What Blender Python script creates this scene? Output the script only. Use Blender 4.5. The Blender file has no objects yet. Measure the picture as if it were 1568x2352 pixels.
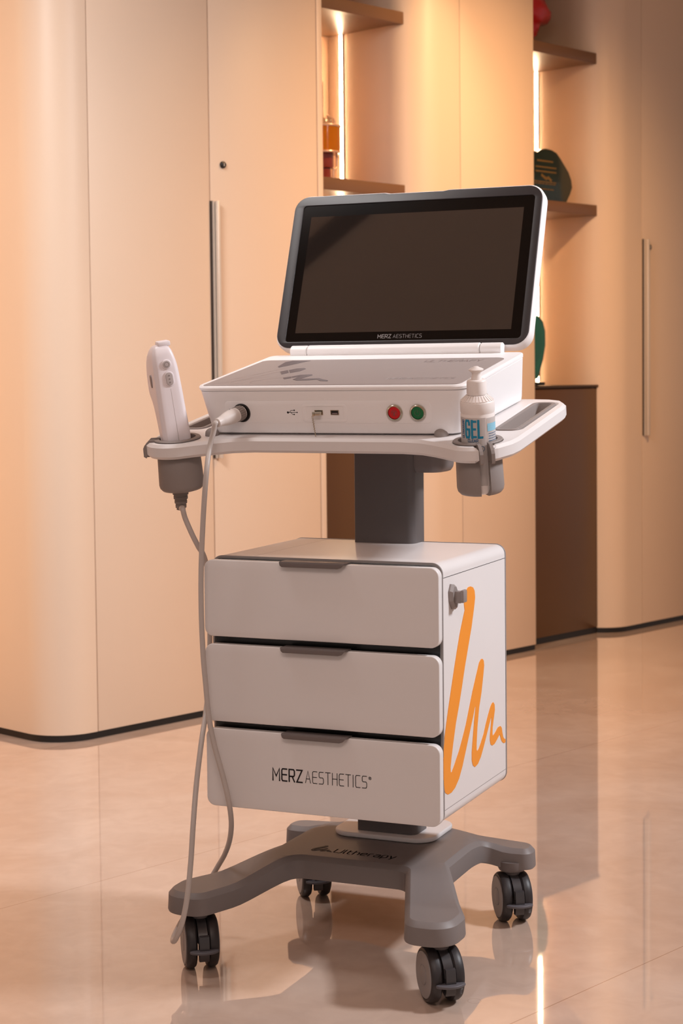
import bpy, bmesh, math, random
from mathutils import Vector, Matrix
from mathutils.geometry import delaunay_2d_cdt
random.seed(7)
PI = math.pi
SC = bpy.context.scene
COL = SC.collection

# ------------------------------------------------------------------ camera
def s2l(h):
    h = h.lstrip('#')
    v = [int(h[i:i+2], 16) / 255 for i in (0, 2, 4)]
    return tuple((c / 12.92 if c <= .04045 else ((c + .055) / 1.055) ** 2.4) for c in v)

cd = bpy.data.cameras.new('camera')
cam = bpy.data.objects.new('camera', cd); COL.objects.link(cam)
cd.sensor_fit = 'VERTICAL'; cd.sensor_height = 36
cd.lens = 4013.6 / 2352 * 36
cd.shift_y = -(1176 - 1054.6) / 2352
cd.clip_start = .05; cd.clip_end = 60
cam.matrix_world = Matrix.Translation((0, 0, 1.128)) @ Matrix.Rotation(PI/2 - .0508, 4, 'X') @ Matrix.Rotation(-.0104, 4, 'Z')
cd.dof.use_dof = True; cd.dof.focus_distance = 3.3; cd.dof.aperture_fstop = 8.0
SC.camera = cam

# ------------------------------------------------------------------ light
W = bpy.data.worlds.new('lobby_light'); SC.world = W; W.use_nodes = True
bg = W.node_tree.nodes['Background']
bg.inputs[0].default_value = (1.0, .86, .80, 1); bg.inputs[1].default_value = .40

def area(name, loc, target, sx, sy, power, color, spread=180):
    l = bpy.data.lights.new(name, 'AREA'); l.shape = 'RECTANGLE'; l.size = sx; l.size_y = sy
    l.energy = power; l.color = color; l.spread = math.radians(spread)
    o = bpy.data.objects.new(name, l); COL.objects.link(o); o.location = loc
    d = Vector(target) - Vector(loc); o.rotation_euler = d.to_track_quat('-Z', 'Y').to_euler()
    return o
def spot(name, loc, target, power, color, deg, blend=.6, r=.04):
    l = bpy.data.lights.new(name, 'SPOT'); l.energy = power; l.color = color
    l.spot_size = math.radians(deg); l.spot_blend = blend; l.shadow_soft_size = r
    o = bpy.data.objects.new(name, l); COL.objects.link(o); o.location = loc
    d = Vector(target) - Vector(loc); o.rotation_euler = d.to_track_quat('-Z', 'Y').to_euler()
    return o
# wall frame: s runs along the joinery, t towards the room
WA = math.radians(43.5); WO = Vector((-.5635, 5.555, 0))
WS = Vector((math.sin(WA), math.cos(WA), 0)); WT = Vector((math.cos(WA), -math.sin(WA), 0))
def wp(s, t, z): return WO + WS * s + WT * t + Vector((0, 0, z))

area('ceiling_panel_right', (2.55, 3.05, 2.82), (.1, 3.4, .6), .5, .5, 54, (.93, .95, 1), 115)
area('trolley_fill_front', (-.2, .7, 2.80), (.0, 3.3, .9), 1.6, 1.0, 19, (1, .80, .72), 130)  # added fill lamp out of view, brightens the drawer fronts
spot('downlight_middle', wp(1.27, .36, 2.86), wp(1.29, .02, 2.0), 16, (1, .70, .38), 70, 1)
spot('downlight_right', wp(1.40, 1.35, 2.86), wp(1.50, .0, .9), 230, (1, .58, .27), 112, 1, .1)
area('wall_washer_left', wp(-.86, -.41, 1.45), wp(-.45, -.25, 1.45), .06, 2.7, 2.5, (1, .60, .24), 170)
area('cabinet_fill_left', (-1.0, 3.42, 2.82), (-.5, 5.6, .5), .7, .7, 30, (.96, .93, .92), 110)  # unseen neutral fill, added to lift the left cabinet's front

SC.view_settings.view_transform = 'Standard'; SC.view_settings.look = 'None'
SC.view_settings.gamma = 1; SC.view_settings.exposure = 0.0
try: SC.view_settings.use_curve_mapping = False
except Exception: pass

# ------------------------------------------------------------------ materials
def mat(name, col, rough=.5, metal=0, bump=0, bscale=200, spec=.5, coat=0, var=0, vscale=3, **kw):
    m = bpy.data.materials.new(name); m.use_nodes = True
    nt = m.node_tree; b = nt.nodes['Principled BSDF']
    c = s2l(col) if isinstance(col, str) else col
    b.inputs['Base Color'].default_value = (*c, 1)
    b.inputs['Roughness'].default_value = rough; b.inputs['Metallic'].default_value = metal
    b.inputs['Specular IOR Level'].default_value = spec
    b.inputs['Coat Weight'].default_value = coat; b.inputs['Coat Roughness'].default_value = .03
    for k, v in kw.items(): b.inputs[k.replace('_', ' ')].default_value = v
    tc = nt.nodes.new('ShaderNodeTexCoord')
    if bump:
        n = nt.nodes.new('ShaderNodeTexNoise'); n.inputs['Scale'].default_value = bscale
        n.inputs['Detail'].default_value = 3
        nt.links.new(tc.outputs['Object'], n.inputs['Vector'])
        bp = nt.nodes.new('ShaderNodeBump'); bp.inputs['Strength'].default_value = bump
        bp.inputs['Distance'].default_value = .001
        nt.links.new(n.outputs[0], bp.inputs['Height']); nt.links.new(bp.outputs[0], b.inputs['Normal'])
    if var:
        n = nt.nodes.new('ShaderNodeTexNoise'); n.inputs['Scale'].default_value = vscale
        n.inputs['Detail'].default_value = 4
        nt.links.new(tc.outputs['Object'], n.inputs['Vector'])
        mx = nt.nodes.new('ShaderNodeMix'); mx.data_type = 'RGBA'
        mx.inputs[6].default_value = (*[x * (1 - var) for x in c], 1)
        mx.inputs[7].default_value = (*[min(1, x * (1 + var)) for x in c], 1)
        nt.links.new(n.outputs[0], mx.inputs[0]); nt.links.new(mx.outputs[2], b.inputs['Base Color'])
    return m
def emit(name, col, strength):
    m = bpy.data.materials.new(name); m.use_nodes = True; nt = m.node_tree
    b = nt.nodes['Principled BSDF']
    b.inputs['Base Color'].default_value = (*col, 1)
    b.inputs['Emission Color'].default_value = (*col, 1); b.inputs['Emission Strength'].default_value = strength
    return m
M = dict(
    wall=mat('panel_lacquer', '#dac2ac', .42, bump=.15, bscale=90, var=.03, vscale=2, spec=.35),
    wallback=mat('niche_wall', '#cfa688', .5, var=.03, spec=.3),
    seam=mat('seam_brown', '#6b4a38', .8),
    plinth=mat('black_plinth', '#0d0806', .5),
    shelf=mat('bronze_laminate', '#6d4e38', .35, spec=.4, var=.04),
    brown=mat('bronze_panel', '#553719', .32, spec=.5, bump=.1, bscale=300),
    ceil=mat('ceiling_paint', '#e8dccf', .8),
    steel=mat('brushed_steel', '#d8cbbd', .35, .3, bump=.2, bscale=400),
    shadowgap=mat('dark_slot', '#33251d', .5),
    bronze=mat('dark_bronze', '#5a4638', .35, .8),
    black=mat('black_plastic', '#120d0c', .4),
    white=mat('white_enamel', '#dfdad9', .38, bump=.05, bscale=900),
    drawer=mat('drawer_enamel', '#e0dcdb', .34, bump=.06, bscale=900),
    shell=mat('white_shell', '#f1eeee', .42, bump=.06, bscale=900),
    gray=mat('grey_plastic', '#8b817d', .5, bump=.12, bscale=700),
    dgray=mat('dark_grey_plastic', '#6d6462', .5, bump=.12, bscale=700),
    column=mat('grey_column', '#5b5453', .42, bump=.06, bscale=700),
    trim=mat('grey_trim', '#8f8886', .45),
    sunk=mat('sunk_mark', '#332c29', .6), base=mat('base_grey', '#7b7371', .5, bump=.12, bscale=600),
    gap=mat('drawer_gap', '#1b1816', .25),
    rubber=mat('rubber_stud', '#8d8480', .65, bump=.1, bscale=600),
    film=mat('grey_film', '#9d918d', .6, bump=.1, bscale=1200),
    filmdark=mat('film_dark', '#6a5f5f', .6),
    filmpink=mat('film_line', '#c6b5b2', .4),
    emboss=mat('emboss', '#bdaeab', .3),
    bezel=mat('screen_bezel', '#262022', .42, bump=.1, bscale=900),
    glass=mat('screen_border', '#0b0706', .12, spec=.25),
    lcd=mat('screen_panel', '#231c19', .05, spec=1.0, coat=1),
    logo=mat('orange_mark', '#ee9226', .45),
    ink=mat('black_ink', '#231d20', .5),
    inkw=mat('pale_ink', '#cfc9c8', .5),
    inkm=mat('grey_ink', '#8c7878', .5),
    blue=mat('blue_ink', '#0f84a8', .5),
    lblue=mat('light_blue_ink', '#8fc6dd', .5),
    navy=mat('navy_ink', '#2d5d86', .5),
    label=mat('paper_label', '#f2ebe8', .45),
    bottle=mat('bottle_plastic', '#ece4e0', .4),
    red=mat('red_button', '#c4101c', .3), green=mat('green_button', '#08693a', .3),
    cord=mat('cord_grey', '#bdb3ad', .38), plug=mat('plug_shell', '#d8cfca', .42), cordd=mat('strain_grey', '#857a74', .55),
    tyre=mat('tyre', '#2a2526', .45, bump=.1, bscale=500), hub=mat('wheel_cover', '#8d8786', .45),
    fork=mat('fork_dark', '#3a3739', .28, spec=.6), pedal=mat('pedal_grey', '#58555a', .45),
    hp=mat('handpiece_white', '#ebe3e6', .38), btn=mat('button_grey', '#b5aaa8', .45), btnd=mat('button_dot', '#877c7a', .5),
    silver=mat('usb_silver', '#c8c0b0', .25, 1), usbk=mat('usb_black', '#17110f', .4),
    chain=mat('bead_chain', '#b8a890', .25, 1),
    amber=mat('amber_glass', '#b8700c', .08, Transmission_Weight=.45),
    rbrown=mat('red_brown_glass', '#84301a', .1, Transmission_Weight=.25), pale=mat('pale_metal', '#e8c0a4', .25, .6),
    sculpt=mat('red_glaze', '#b00606', .3, bump=.5, bscale=30),
    dkgreen=mat('dark_green_glass', '#16241a', .15, var=.5, vscale=20), gold=mat('gold_ink', '#a5824a', .4, .3),
    teal=mat('teal_glass', '#0f6a5a', .05, Transmission_Weight=.6, var=.3, vscale=14),
    clear=mat('pale_clear_glass', '#b0a08a', .08, Transmission_Weight=.7),
    led=emit('led_light', (1, .70, .42), 58),
)
# stone floor: veins, one straight joint grid, two dried water rings
def floor_mat():
    m = bpy.data.materials.new('polished_stone'); m.use_nodes = True; nt = m.node_tree
    N = nt.nodes.new; L = nt.links.new; b = nt.nodes['Principled BSDF']
    tc = N('ShaderNodeTexCoord')
    n1 = N('ShaderNodeTexNoise'); n1.inputs['Scale'].default_value = 2.2; n1.inputs['Detail'].default_value = 8; n1.inputs['Distortion'].default_value = 1.2
    L(tc.outputs['Object'], n1.inputs['Vector'])
    n2 = N('ShaderNodeTexNoise'); n2.inputs['Scale'].default_value = 14; n2.inputs['Detail'].default_value = 6; n2.inputs['Distortion'].default_value = .8
    L(tc.outputs['Object'], n2.inputs['Vector'])
    r1 = N('ShaderNodeValToRGB'); r1.color_ramp.elements[0].color = (*s2l('#cfb3a0'), 1); r1.color_ramp.elements[1].color = (*s2l('#dfc8b8'), 1)
    r1.color_ramp.elements[0].position = .3; r1.color_ramp.elements[1].position = .7
    L(n1.outputs[0], r1.inputs[0])
    r2 = N('ShaderNodeValToRGB'); r2.color_ramp.elements[0].position = .35; r2.color_ramp.elements[1].position = .75
    r2.color_ramp.elements[0].color = (.93, .92, .92, 1); r2.color_ramp.elements[1].color = (1.03, 1.03, 1.03, 1)
    L(n2.outputs[0], r2.inputs[0])
    mx = N('ShaderNodeMix'); mx.data_type = 'RGBA'; mx.blend_type = 'MULTIPLY'; mx.inputs[0].default_value = 1
    L(r1.outputs[0], mx.inputs[6]); L(r2.outputs[0], mx.inputs[7])
    def math_(op, a, bb=None, c=None):
        n = N('ShaderNodeMath'); n.operation = op
        for i, v in enumerate((a, bb, c)):
            if v is None: continue
            if isinstance(v, (int, float)): n.inputs[i].default_value = v
            else: L(v, n.inputs[i])
        return n.outputs[0]
    masks = []
    for ax, period, off in ((WT, 1.2, WT.dot(WO)), (WS, 3.6, WS.dot(WO) + 1.6)):
        d = N('ShaderNodeVectorMath'); d.operation = 'DOT_PRODUCT'; L(tc.outputs['Object'], d.inputs[0]); d.inputs[1].default_value = ax
        v = math_('SUBTRACT', d.outputs['Value'], off); v = math_('DIVIDE', v, period)
        v = math_('SUBTRACT', v, math_('ROUND', v)); v = math_('MULTIPLY', math_('ABSOLUTE', v), period)
        masks.append(math_('LESS_THAN', v, .0011))
    for cx, cy, r in RINGS:
        d = N('ShaderNodeVectorMath'); d.operation = 'DISTANCE'; L(tc.outputs['Object'], d.inputs[0]); d.inputs[1].default_value = (cx, cy, 0)
        v = math_('ABSOLUTE', math_('SUBTRACT', d.outputs['Value'], r)); masks.append(math_('MULTIPLY', math_('LESS_THAN', v, .0007), .5))
    k = masks[0]
    for x in masks[1:]: k = math_('MAXIMUM', k, x)
    m2 = N('ShaderNodeMix'); m2.data_type = 'RGBA'; L(math_('MULTIPLY', k, .55), m2.inputs[0]); L(mx.outputs[2], m2.inputs[6]); m2.inputs[7].default_value = (*s2l('#8a5f45'), 1)
    L(m2.outputs[2], b.inputs['Base Color'])
    b.inputs['Roughness'].default_value = .035; b.inputs['Specular IOR Level'].default_value = .8; b.inputs['Coat Weight'].default_value = 1; b.inputs['Coat Roughness'].default_value = .02; b.inputs['Coat IOR'].default_value = 1.5
    n3 = N('ShaderNodeTexNoise'); n3.inputs['Scale'].default_value = 5; L(tc.outputs['Object'], n3.inputs['Vector'])
    bp = N('ShaderNodeBump'); bp.inputs['Strength'].default_value = .008; bp.inputs['Distance'].default_value = .01
    L(n3.outputs[0], bp.inputs['Height']); L(bp.outputs[0], b.inputs['Normal'])
    return m
RINGS = [(.2272, 3.0696, .0118)]
M['floor'] = floor_mat()

# ------------------------------------------------------------------ mesh helpers
def link(name, me, m, parent=None, mw=None, smooth=None, label=None):
    o = bpy.data.objects.new(name, me); COL.objects.link(o)
    if m is not None and not me.materials: me.materials.append(m)
    if parent: o.parent = parent
    if mw is not None: o.matrix_local = mw
    if label: o['label'] = label
    return o
def from_bm(bm, smooth=30):
    bmesh.ops.recalc_face_normals(bm, faces=bm.faces)
    me = bpy.data.meshes.new('m'); bm.to_mesh(me); bm.free()
    if smooth is not None:
        for p in me.polygons: p.use_smooth = True
        me.set_sharp_from_angle(angle=math.radians(smooth))
    return me
def tag(o, label, cat=None, group=None, kind=None):
    if label: o['label'] = label
    if cat: o['category'] = cat
    if group: o['group'] = group
    if kind: o['kind'] = kind
    return o
def thing(name, label, cat, mw, group=None):
    o = bpy.data.objects.new(name, None); COL.objects.link(o); o.matrix_world = mw
    o.empty_display_size = .05
    return tag(o, label, cat, group)
def add_box(bm, x0, x1, y0, y1, z0, z1, bev=0, seg=2):
    r = bmesh.ops.create_cube(bm, size=1)
    vs = r['verts']
    for v in vs:
        v.co = Vector(((x0+x1)/2 + v.co.x*(x1-x0), (y0+y1)/2 + v.co.y*(y1-y0), (z0+z1)/2 + v.co.z*(z1-z0)))
    if bev:
        es = list({e for v in vs for e in v.link_edges})
        bmesh.ops.bevel(bm, geom=es, offset=bev, segments=seg, affect='EDGES', profile=.5)
def box(name, dims, m, parent=None, bev=0, seg=2, mw=None, label=None):
    bm = bmesh.new(); add_box(bm, *dims, bev=bev, seg=seg)
    return link(name, from_bm(bm), m, parent, mw, label=label)
def rrect(x0, x1, y0, y1, r, n=6):
    if isinstance(r, (int, float)): r = (r,)*4
    pts = []
    for (cx, cy, a, rr) in ((x1-r[0], y0+r[0], -90, r[0]), (x1-r[1], y1-r[1], 0, r[1]), (x0+r[2], y1-r[2], 90, r[2]), (x0+r[3], y0+r[3], 180, r[3])):
        for i in range(n+1):
            t = math.radians(a + 90*i/n); pts.append((cx + rr*math.cos(t), cy + rr*math.sin(t)))
    return pts
def circ(cx, cy, r, n=48): return [(cx + r*math.cos(2*PI*i/n), cy + r*math.sin(2*PI*i/n)) for i in range(n)]
def plate_mesh(outlines, th, bevel=0, res=2, smooth=35):
    """flat plate (outline + holes) in XY, z from 0 down to -th"""
    cu = bpy.data.curves.new('c', 'CURVE'); cu.dimensions = '2D'; cu.fill_mode = 'BOTH'
    for pts in outlines:
        s = cu.splines.new('POLY'); s.points.add(len(pts)-1)
        for p, q in zip(s.points, pts): p.co = (q[0], q[1], 0, 1)
        s.use_cyclic_u = True
    cu.extrude = max(th/2 - bevel, 1e-6); cu.bevel_depth = bevel; cu.bevel_resolution = res; cu.offset = -bevel
    o = bpy.data.objects.new('tmp', cu); COL.objects.link(o)
    dg = bpy.context.evaluated_depsgraph_get(); dg.update()
    me = bpy.data.meshes.new_from_object(o.evaluated_get(dg))
    bpy.data.objects.remove(o); bpy.data.curves.remove(cu)
    bm = bmesh.new(); bm.from_mesh(me); bpy.data.meshes.remove(me)
    bmesh.ops.remove_doubles(bm, verts=bm.verts, dist=1e-6)
    for v in bm.verts: v.co.z -= th/2
    return from_bm(bm, smooth)
def AX(o, x, y):      # matrix whose local X, Y, Z map on given axes
    x = Vector(x).normalized(); y = Vector(y).normalized(); z = x.cross(y)
    m = Matrix.Identity(4)
    for i in range(3): m[i][0] = x[i]; m[i][1] = y[i]; m[i][2] = z[i]; m[i][3] = o[i]
    return m
def plate(name, outlines, th, m, parent=None, mw=None, bevel=0, res=2, label=None, smooth=35):
    return link(name, plate_mesh(outlines, th, bevel, res, smooth), m, parent, mw, label=label)
def lathe(prof, n=40, a0=0, a1=2*PI, cap=True):
    """prof: list of (r, z)"""
    bm = bmesh.new(); full = abs(a1-a0-2*PI) < 1e-6; k = n if full else n+1
    rings = []
    for r, z in prof:
        if r < 1e-7 and full: rings.append([bm.verts.new((0, 0, z))]*k); continue
        rings.append([bm.verts.new((r*math.cos(a0+(a1-a0)*i/n), r*math.sin(a0+(a1-a0)*i/n), z)) for i in range(k)])
    for a, b in zip(rings, rings[1:]):
        for i in range(n if not full else k):
            j = (i+1) % k
            vs = []
            for v in (a[i], a[j], b[j], b[i]):
                if v not in vs: vs.append(v)
            if len(vs) > 2: bm.faces.new(vs)
    if not full:
        for i in (0, n): bm.faces.new([r[i] for r in rings])
    elif cap:
        for r in (rings[0], rings[-1]):
            if len(set(r)) > 2:
                try: bm.faces.new(r)
                except ValueError: pass
    return bm
def loft(rings, close=True):
    bm = bmesh.new(); R = [[bm.verts.new(p) for p in r] for r in rings]
    n = len(R[0])
    for a, b in zip(R, R[1:]):
        for i in range(n): bm.faces.new((a[i], a[(i+1) % n], b[(i+1) % n], b[i]))
    if close: bm.faces.new(R[0]); bm.faces.new(R[-1])
    return bm
def catmull(P, n=8):
    P = [Vector(p) for p in P]; out = []
    Q = [P[0]*2-P[1]] + P + [P[-1]*2-P[-2]]
    for i in range(1, len(Q)-2):
        a, b, c, d = Q[i-1:i+3]
        for k in range(n):
            t = k/n; out.append(.5*((2*b) + (c-a)*t + (2*a-5*b+4*c-d)*t*t + (3*b-a-3*c+d)*t**3))
    out.append(P[-1]); return out
def tube(P, rad, n=12):
    P = [Vector(p) for p in P]; rings = []; up = None
    for i, p in enumerate(P):
        d = (P[min(i+1, len(P)-1)] - P[max(i-1, 0)]).normalized()
        if up is None: up = d.orthogonal().normalized()
        up = (up - d*up.dot(d)).normalized(); s = d.cross(up)
        r = rad(i/(len(P)-1)) if callable(rad) else rad
        rings.append([p + up*math.cos(2*PI*k/n)*r + s*math.sin(2*PI*k/n)*r for k in range(n)])
    return loft(rings)
# ------------------------------------------------------------------ stroke lettering
G = {
 'M': (1.0, [[(0,0),(0,1),(.5,.35),(1,1),(1,0)]]), 'E': (.75, [[(.75,0),(.12,0),(0,.12),(0,.88),(.12,1),(.75,1)], [(0,.52),(.7,.52)]]),
 'R': (.8, [[(0,0),(0,1),(.68,1),(.8,.88),(.8,.55),(.68,.43),(0,.43)], [(.45,.43),(.8,0)]]), 'Z': (.8, [[(0,1),(.8,1),(0,0),(.8,0)]]),
 'A': (.85, [[(0,0),(.42,1),(.85,0)], [(.14,.33),(.71,.33)]]), 'S': (.75, [[(0,0),(.63,0),(.75,.12),(.75,.4),(.63,.52),(.12,.52),(0,.62),(0,.88),(.12,1),(.72,1)]]),
 'T': (.8, [[(0,1),(.8,1)], [(.4,1),(.4,0)]]), 'H': (.8, [[(0,0),(0,1)], [(.8,0),(.8,1)], [(0,.52),(.8,.52)]]), 'I': (.0, [[(0,0),(0,1)]]),
 'C': (.75, [[(.75,0),(.12,0),(0,.12),(0,.88),(.12,1),(.75,1)]]), 'U': (.8, [[(0,1),(0,.14),(.14,0),(.66,0),(.8,.14),(.8,1)]]),
 'L': (.7, [[(0,1),(0,0),(.7,0)]]), 'P': (.75, [[(0,0),(0,1),(.63,1),(.75,.88),(.75,.55),(.63,.43),(0,.43)]]), 'Y': (.8, [[(0,1),(.4,.5),(.8,1)], [(.4,.5),(.4,0)]]),
 'G': (.8, [[(.8,.78),(.8,.86),(.66,1),(.14,1),(0,.86),(0,.14),(.14,0),(.66,0),(.8,.14),(.8,.48),(.45,.48)]]), 'N': (.8, [[(0,0),(0,1),(.8,0),(.8,1)]]),
 'D': (.8, [[(0,0),(0,1),(.62,1),(.8,.82),(.8,.18),(.62,0),(0,0)]]), 'O': (.8, [[(.14,0),(0,.14),(0,.86),(.14,1),(.66,1),(.8,.86),(.8,.14),(.66,0),(.14,0)]]),
 '3': (.7, [[(0,0),(0,1)], [(.04,.96),(.7,.96)], [(.04,.5),(.6,.5)], [(.04,.04),(.7,.04)]]),   # square-cornered E
 'l': (.12, [[(0,1),(0,.1),(.12,0)]]), 't': (.4, [[(.05,.95),(.05,.1),(.15,0),(.38,0)], [(.05,.68),(.38,.68)]]),
 'h': (.58, [[(0,0),(0,1)], [(0,.68),(.46,.68),(.58,.56),(.58,0)]]), 'e': (.58, [[(.56,0),(.12,0),(0,.12),(0,.56),(.12,.68),(.46,.68),(.58,.56),(.58,.36),(0,.36)]]),
 'r': (.35, [[(0,0),(0,.58),(.1,.68),(.35,.68)]]), 'a': (.58, [[(.04,.68),(.46,.68),(.58,.58),(.58,0),(.1,0),(0,.1),(0,.3),(.1,.38),(.58,.38)]]),
 'p': (.58, [[(0,-.3),(0,.58),(.1,.68),(.48,.68),(.58,.56),(.58,.12),(.48,0),(0,0)]]), 'y': (.58, [[(0,.68),(.3,0)], [(.6,.68),(.2,-.3)]]),
 ' ': (.25, []),
}
def ribbon(bm, pts, w, f=None, z=0.0):
    P = [Vector((p[0], p[1])) for p in pts]
    if f:                                  # subdivide so that strokes can wrap
        Q = []
        for a, b in zip(P, P[1:]):
            k = max(1, math.ceil((b-a).length/.001))
            Q += [a.lerp(b, i/k) for i in range(k)]
        P = Q + [P[-1]]
    closed = (P[0]-P[-1]).length < 1e-6
    L, R = [], []
    for i, p in enumerate(P):
        d0 = (p - P[i-1]) if i > 0 else ((P[0]-P[-2]) if closed else P[1]-P[0])
        d1 = (P[i+1] - p) if i < len(P)-1 else ((P[1]-P[0]) if closed else p-P[i-1])
        d0 = d0.normalized(); d1 = d1.normalized()
        n0 = Vector((-d0.y, d0.x)); n1 = Vector((-d1.y, d1.x)); n = (n0+n1)
        if n.length < 1e-4: n = n0
        n.normalize(); k = min(1/max(n.dot(n0), .4), 1.9)
        L.append(p + n*w/2*k); R.append(p - n*w/2*k)
    if not closed:
        e0 = (P[0]-P[1]).normalized()*w/2; e1 = (P[-1]-P[-2]).normalized()*w/2
        L[0] += e0; R[0] += e0; L[-1] += e1; R[-1] += e1
    g = f if f else (lambda q: Vector((q.x, q.y, z)))
    lv = [bm.verts.new(g(q)) for q in L]; rv = [bm.verts.new(g(q)) for q in R]
    for i in range(len(P)-1): bm.faces.new((lv[i], rv[i], rv[i+1], lv[i+1]))
def lettering(text, h, w, gap=.28, width=None, f=None, xs=1.0, slant=0, bm=None, x0=0, y0=0, thick=.0004):
    own = bm is None
    if own: bm = bmesh.new()
    tot = sum(G[c][0] + gap + (.0 if G[c][0] else .12) for c in text) - gap
    k = (width / (tot*h)) if width else xs
    x = 0
    for c in text:
        gw, st = G[c]
        if gw == 0: x += .06
        for s in st: ribbon(bm, [(x0 + (x + q[0] + slant*q[1])*h*k, y0 + q[1]*h) for q in s], w, f)
        x += gw + gap + (.06 if gw == 0 else 0)
    if own:
        return finish_ink(bm, thick, f is None)
    return bm
def finish_ink(bm, thick=.0004, flat=True):
    if flat and thick:
        bmesh.ops.solidify(bm, geom=bm.faces[:], thickness=-thick)
    return from_bm(bm, None)
def text_obj(name, text, h, w, m, parent, mw, **k):
    return link(name, lettering(text, h, w, **k), m, parent, mw)
def poly_plate(name, pts, th, m, parent, mw, **k): return plate(name, [pts], th, m, parent, mw, **k)
# ================================================================== SETTING
def struct(o, label=None): o['kind'] = 'structure'; return tag(o, label)
bm = bmesh.new(); add_box(bm, -7, 9, -3, 12, -.08, 0)
struct(link('floor', from_bm(bm), M['floor']), 'polished beige stone floor with fine straight joints')
bm = bmesh.new(); add_box(bm, -7, 9, -3, 12, 2.9, 3.0)
struct(link('ceiling', from_bm(bm), M['ceil']), 'plain pale ceiling above the joinery')
d_ = Vector((-.39, -.095, 0)).normalized()
bm = bmesh.new(); add_box(bm, -1.3, 1.3, -.036, .036, -.014, 0)
o = struct(link('trim_1', from_bm(bm), M['black']), 'dark recessed track in the ceiling'); o.matrix_world = AX((-1.455, 2.7175, 2.8995), d_, Vector((-d_.y, d_.x, 0)))
WM = AX(wp(0, 0, 0), WS, -WT)              # local x = along the joinery, y = into the wall, z = up
bm = bmesh.new(); add_box(bm, -3.2, 5.0, .44, .54, 0, 2.9)
struct(link('wall_back', from_bm(bm), M['wallback'], mw=None), 'warm beige back wall of the niches').matrix_world = WM
def wobj(name, dims, m, parent, bev=0, label=None):
    return box(name, dims, M[m] if isinstance(m, str) else m, parent, bev, label=label)

def corner_outline(s0, s1, R, inner=0):
    pts = [(s1, inner)]
    for i in range(15):
        a = PI/2 * i/14
        pts.append((s0 + R - (R-inner)*math.sin(a), R - (R-inner)*math.cos(a)))
    return pts
def cabinet(name, label, s0, seam, doors, end, R, zt=2.895):
    root = thing(name, label, 'cabinet', WM)
    # plinth
    o = corner_outline(s0, seam, R, .004) + [(s0+.004, .438), (end-.004, .438), (end-.004, .004)]
    plate('plinth', [o], .024, M['plinth'], root, Matrix.Translation((0, 0, .0245)))
    # carcass just behind the door fronts
    o = corner_outline(s0, seam, R, .022) + [(s0+.022, .435), (end-.016, .435), (end-.016, .022)]
    plate('carcass', [o], zt-.03, M['seam'], root, Matrix.Translation((0, 0, zt-.002)))
    # bent corner panel, one thick shell
    out = corner_outline(s0, seam-.0015, R, 0); inn = corner_outline(s0, seam-.0015, R, .02)
    o = out + [(s0, .437), (s0+.02, .437)] + inn[::-1]
    plate('corner_panel', [o], zt-.022, M['wall'], root, Matrix.Translation((0, 0, zt)), smooth=25)
    for a, b in doors:
        wobj('door', (a+.0022, b-.0022, 0, .02, .022, zt), 'wall', root, .0012)
    if end - doors[-1][1] > .01:
        wobj('end_panel', (doors[-1][1]+.002, end, 0, .437, .022, zt), 'wall', root, .0015)
    else:
        wobj('end_panel', (end-.016, end-.0005, .021, .437, .022, zt), 'wall', root)
    return root
def door_handle(root, s, z0, z1):
    d = [c for c in root.children if c.name.startswith('door')]
    h = wobj('pull_handle', (s+.003, s+.015, -.022, -.0005, z0, z1), 'steel', root, .002)
    wobj('handle_slot', (s-.013, s+.003, -.0035, -.0005, z0, z1), 'shadowgap', h)
    wobj('handle_edge', (s-.005, s-.001, -.010, -.0005, z0, z1), 'steel', h)
A = cabinet('tall_cabinet', 'pale beige full height cabinet with rounded corner at the left, steel handle and key lock', -.447, -.285, [(-.285, .212), (.212, .714)], .742, .14)
door_handle(A, .222, .845, 1.682)
B = cabinet('tall_cabinet', 'warm lit full height cabinet standing between the two shelf niches', 1.230, 1.486, [(1.486, 1.943)], 1.943, .14)
C_ = cabinet('tall_cabinet', 'dim brown full height cabinet at the far right with rounded corner and steel handle', 2.450, 2.697, [(2.697, 3.20), (3.20, 3.70)], 3.70, .14)
door_handle(C_, 2.713, .834, 1.676)
for root, s, z in ((A, .268, 1.802), (C_, 2.752, 1.643)):
    bm = lathe([(.0, .008), (.007, .008), (.0105, .0065), (.0115, .004), (.0115, -.001), (0, -.001)], 28)
    k = link('key_lock', from_bm(bm), M['black'], root, AX((s, -.001, z), (1, 0, 0), (0, 0, 1)))
    bm = bmesh.new(); add_box(bm, -.0014, .0014, -.005, .005, .008, .0086); link('keyhole', from_bm(bm), M['steel'], k)

# niche fittings
def niche_poly(s0, s1, R, y0, y1=.436, gap=.001):
    pts = [(s0, y0)]
    yy = y0
    while yy < R - .001:
        pts.append((s1 + R - math.sqrt(max(0, R*R - (R-yy)**2)) - gap, yy)); yy += .005
    pts += [(s1-gap, R), (s1-gap, y1), (s0, y1)]
    return pts
def shelf(s0, s1, z, label, grp):
    o = plate('wall_shelf', [niche_poly(s0, s1, .14, .07)], .045, M['shelf'], None, None, .0012, 1)
    o.matrix_world = WM @ Matrix.Translation((0, 0, z))
    return tag(o, label, 'shelf', grp)
shelf(.743, 1.230, 2.443, 'upper bronze shelf in the left niche, at the top edge of the photo', 'niche shelves')
shelf(.743, 1.230, 1.810, 'lower bronze shelf in the left niche carrying the amber glass piece', 'niche shelves')
shelf(1.944, 2.450, 2.443, 'upper bronze shelf in the right niche with the red sculpture', 'niche shelves')
shelf(1.944, 2.450, 1.810, 'lower bronze shelf in the right niche with the dark green plaque', 'niche shelves')
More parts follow.
